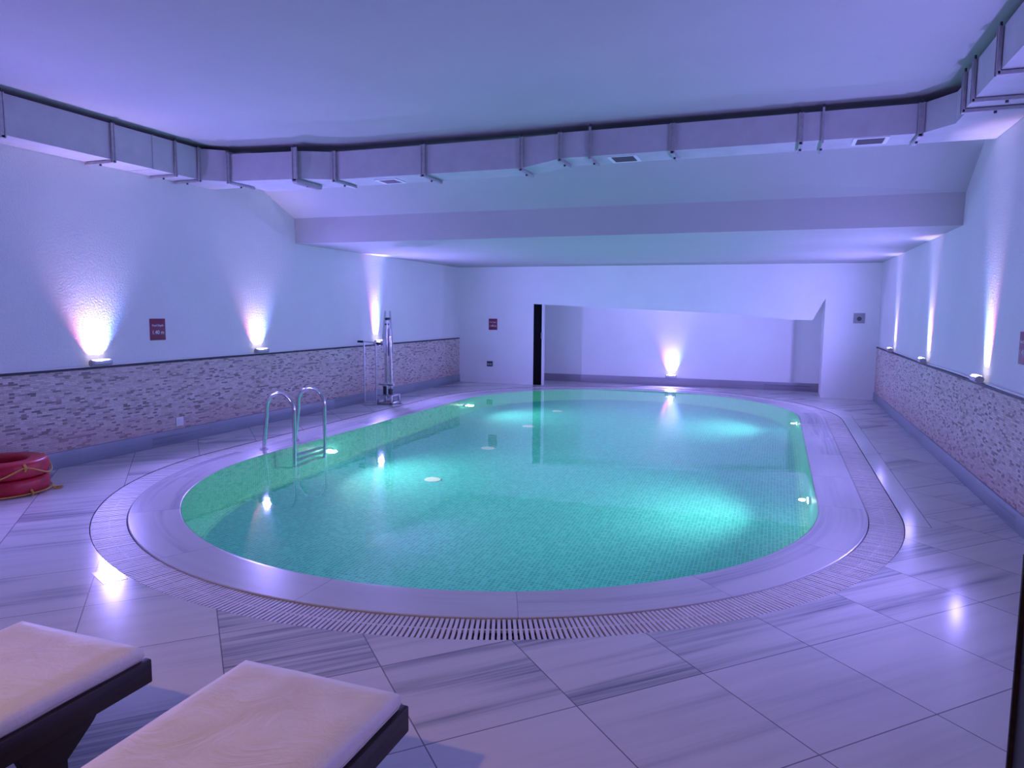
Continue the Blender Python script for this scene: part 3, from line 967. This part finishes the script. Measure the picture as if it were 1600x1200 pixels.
# thin seams where duct lengths join
for y in (5.95, 4.0, 2.0): dpart('seam', MB().box(XL + .004, -6.272, y - .006, y + .006, ZB - .004, ZT + .014))
for y in (4.9, 2.6): dpart('seam', MB().box(1.262, XR - .004, y - .006, y + .006, ZB2 + .008, ZT2 + .034))
for (xa, xb, ya, yb, z) in ((-4.335, -4.12, 7.255, 7.475, ZB), (-1.632, -1.408, 7.21, 7.465, ZB2), (.6, .822, 7.165, 7.40, ZB2)):
    f = MB()
    f.box(xa - .035, xb + .035, ya - .025, ya, z - .008, z, .002); f.box(xa - .035, xb + .035, yb, yb + .025, z - .008, z, .002)
    f.box(xa - .035, xa, ya, yb, z - .008, z, .002); f.box(xb, xb + .035, ya, yb, z - .008, z, .002)
    o = dpart('grille_frame', f, M_grillf)
    l = MB()
    l.box(xa, xb, ya, yb, z - .002, z - .0005)
    for k in range(12):
        y = ya + (yb - ya) * (k + .5) / 12
        l.box(xa, xb, y - .005, y + .004, z - .006, z - .001)
    l.build('louvres', M_grill, o, smooth=False)

# hanger straps: a vertical channel down the duct's face and a bar under it
def hanger(p, d, zb, zt, depth, w, label, rib=False):
    t = empty('duct_hanger', (p[0], p[1], zb), math.atan2(d[1], d[0]))   # local +x runs under the duct, away from its face
    tag(t, label, 'duct hanger', 'steel hanger straps around the air duct')
    v = MB()
    v.box(-.024, -.004, -w / 2, w / 2, -.03, zt - zb, .003)
    v.box(-.030, -.02, -w / 2 - .003, -w / 2 + .007, -.03, zt - zb); v.box(-.030, -.02, w / 2 - .007, w / 2 + .003, -.03, zt - zb)
    v.build('strap', M_zinc, t)
    b = MB()
    b.box(-.024, depth, -w / 2, w / 2, -.034 if not rib else -.05, -.006, .003)
    if rib:
        for k in range(13): b.box(k * depth / 13, k * depth / 13 + .012, -w / 2 - .004, w / 2 + .004, -.058, -.048)
    b.build('under_bar', M_zinc, t)
    MB().tube([(depth * .45, 0, -.034), (depth * .45, 0, -.05 if not rib else -.062)], .011, 10).build('bolt', M_dark, t)
    MB().tube([(-.014, 0, zt - zb - .002), (-.014, 0, zt - zb + .03)], .008, 8).build('bolt', M_dark, t)
LX = -6.28
hanger((LX, 4.36), (-1, 0), ZB, ZT + .012, .36, .045, 'duct hanger strap at the far left picture edge, darker than the rest')
hanger((LX, 5.45), (-1, 0), ZB, ZT + .012, .36, .035, 'duct hanger strap halfway along the left wall duct')
hanger((LX, 6.24), (-1, 0), ZB, ZT + .012, .36, .022, 'thin duct hanger strap on left wall duct just before the corner')
hanger((LX, 6.58), (-1, 0), ZB, ZT + .012, .36, .035, 'duct hanger strap right at the left corner of the duct')
hanger((-6.02, 6.79), (0, 1), ZB, ZT - .02, .42, .03, 'duct hanger strap just right of the left duct corner')
hanger((-5.17, 6.885), (0, 1), ZB, ZT, .46, .06, 'widest duct hanger strap with a ribbed bar under the duct', True)
hanger((-4.78, 7.08), (0, 1), ZB, ZT - .03, .42, .04, 'duct hanger strap left of the first ceiling grille')
hanger((-3.67, 7.108), (0, 1), ZB, ZT - .03, .42, .045, 'duct hanger strap right of the first ceiling grille')
hanger((-2.55, 7.13), (0, 1), ZB, ZT - .03, .36, .035, 'duct hanger strap where the duct steps up, its left end')
hanger((-2.13, 7.12), (0, 1), ZB2, ZT2, .36, .035, 'duct hanger strap where the duct steps up, its right end')
hanger((-1.82, 7.12), (0, 1), ZB2, ZT2 + .03, .38, .018, 'thin duct hanger strap left of the middle ceiling grille')
hanger((-1.01, 7.12), (0, 1), ZB2, ZT2, .34, .04, 'duct hanger strap right of the middle ceiling grille')
hanger((.13, 7.12), (0, 1), ZB2, ZT2, .36, .035, 'duct hanger strap left of the right ceiling grille, thicker of a close pair')
hanger((.31, 7.12), (0, 1), ZB2, ZT2 + .03, .44, .014, 'thin duct hanger strap left of the right ceiling grille, thinner of a close pair')
hanger((1.08, 7.12), (0, 1), ZB2, ZT2, .36, .04, 'duct hanger strap right of the right ceiling grille')
hanger((1.27, 6.44), (1, 0), ZB2 + .012, ZT2 + .03, .44, .045, 'duct hanger strap at the right corner of the duct')
hanger((1.27, 6.15), (1, 0), ZB2 + .012, ZT2 + .03, .44, .035, 'perforated duct hanger strap on the right wall duct near its corner')
hanger((1.27, 5.52), (1, 0), ZB2 + .012, ZT2 + .03, .44, .05, 'duct hanger strap on the right wall duct at the top right of the picture')

# ------------------------------------------------------------------ warm ceiling downlight behind the camera
t = empty('ceiling_downlight', (-2.6, -.7, CZ), 0)
tag(t, 'warm ceiling downlight above the loungers, outside the picture', 'lamp')
MB().tube([(0, 0, -.03), (0, 0, 0)], .1, 24).build('ring', M_white, t)
MB().tube([(0, 0, -.034), (0, 0, -.03)], .07, 24).build('lens', emit('warm_lens', (1, .75, .45), 6), t)
d = bpy.data.lights.new('warm_light', 'SPOT'); d.energy = WARM; d.color = (1, .55, .22); d.spot_size = R(96); d.spot_blend = 1; d.shadow_soft_size = .08
o = bpy.data.objects.new('warm_light', d); COL.objects.link(o); o.parent = t; o.location = (0, 0, -.06)
o.rotation_euler = Vector((.30, .62, -1.0)).to_track_quat('-Z', 'Y').to_euler()
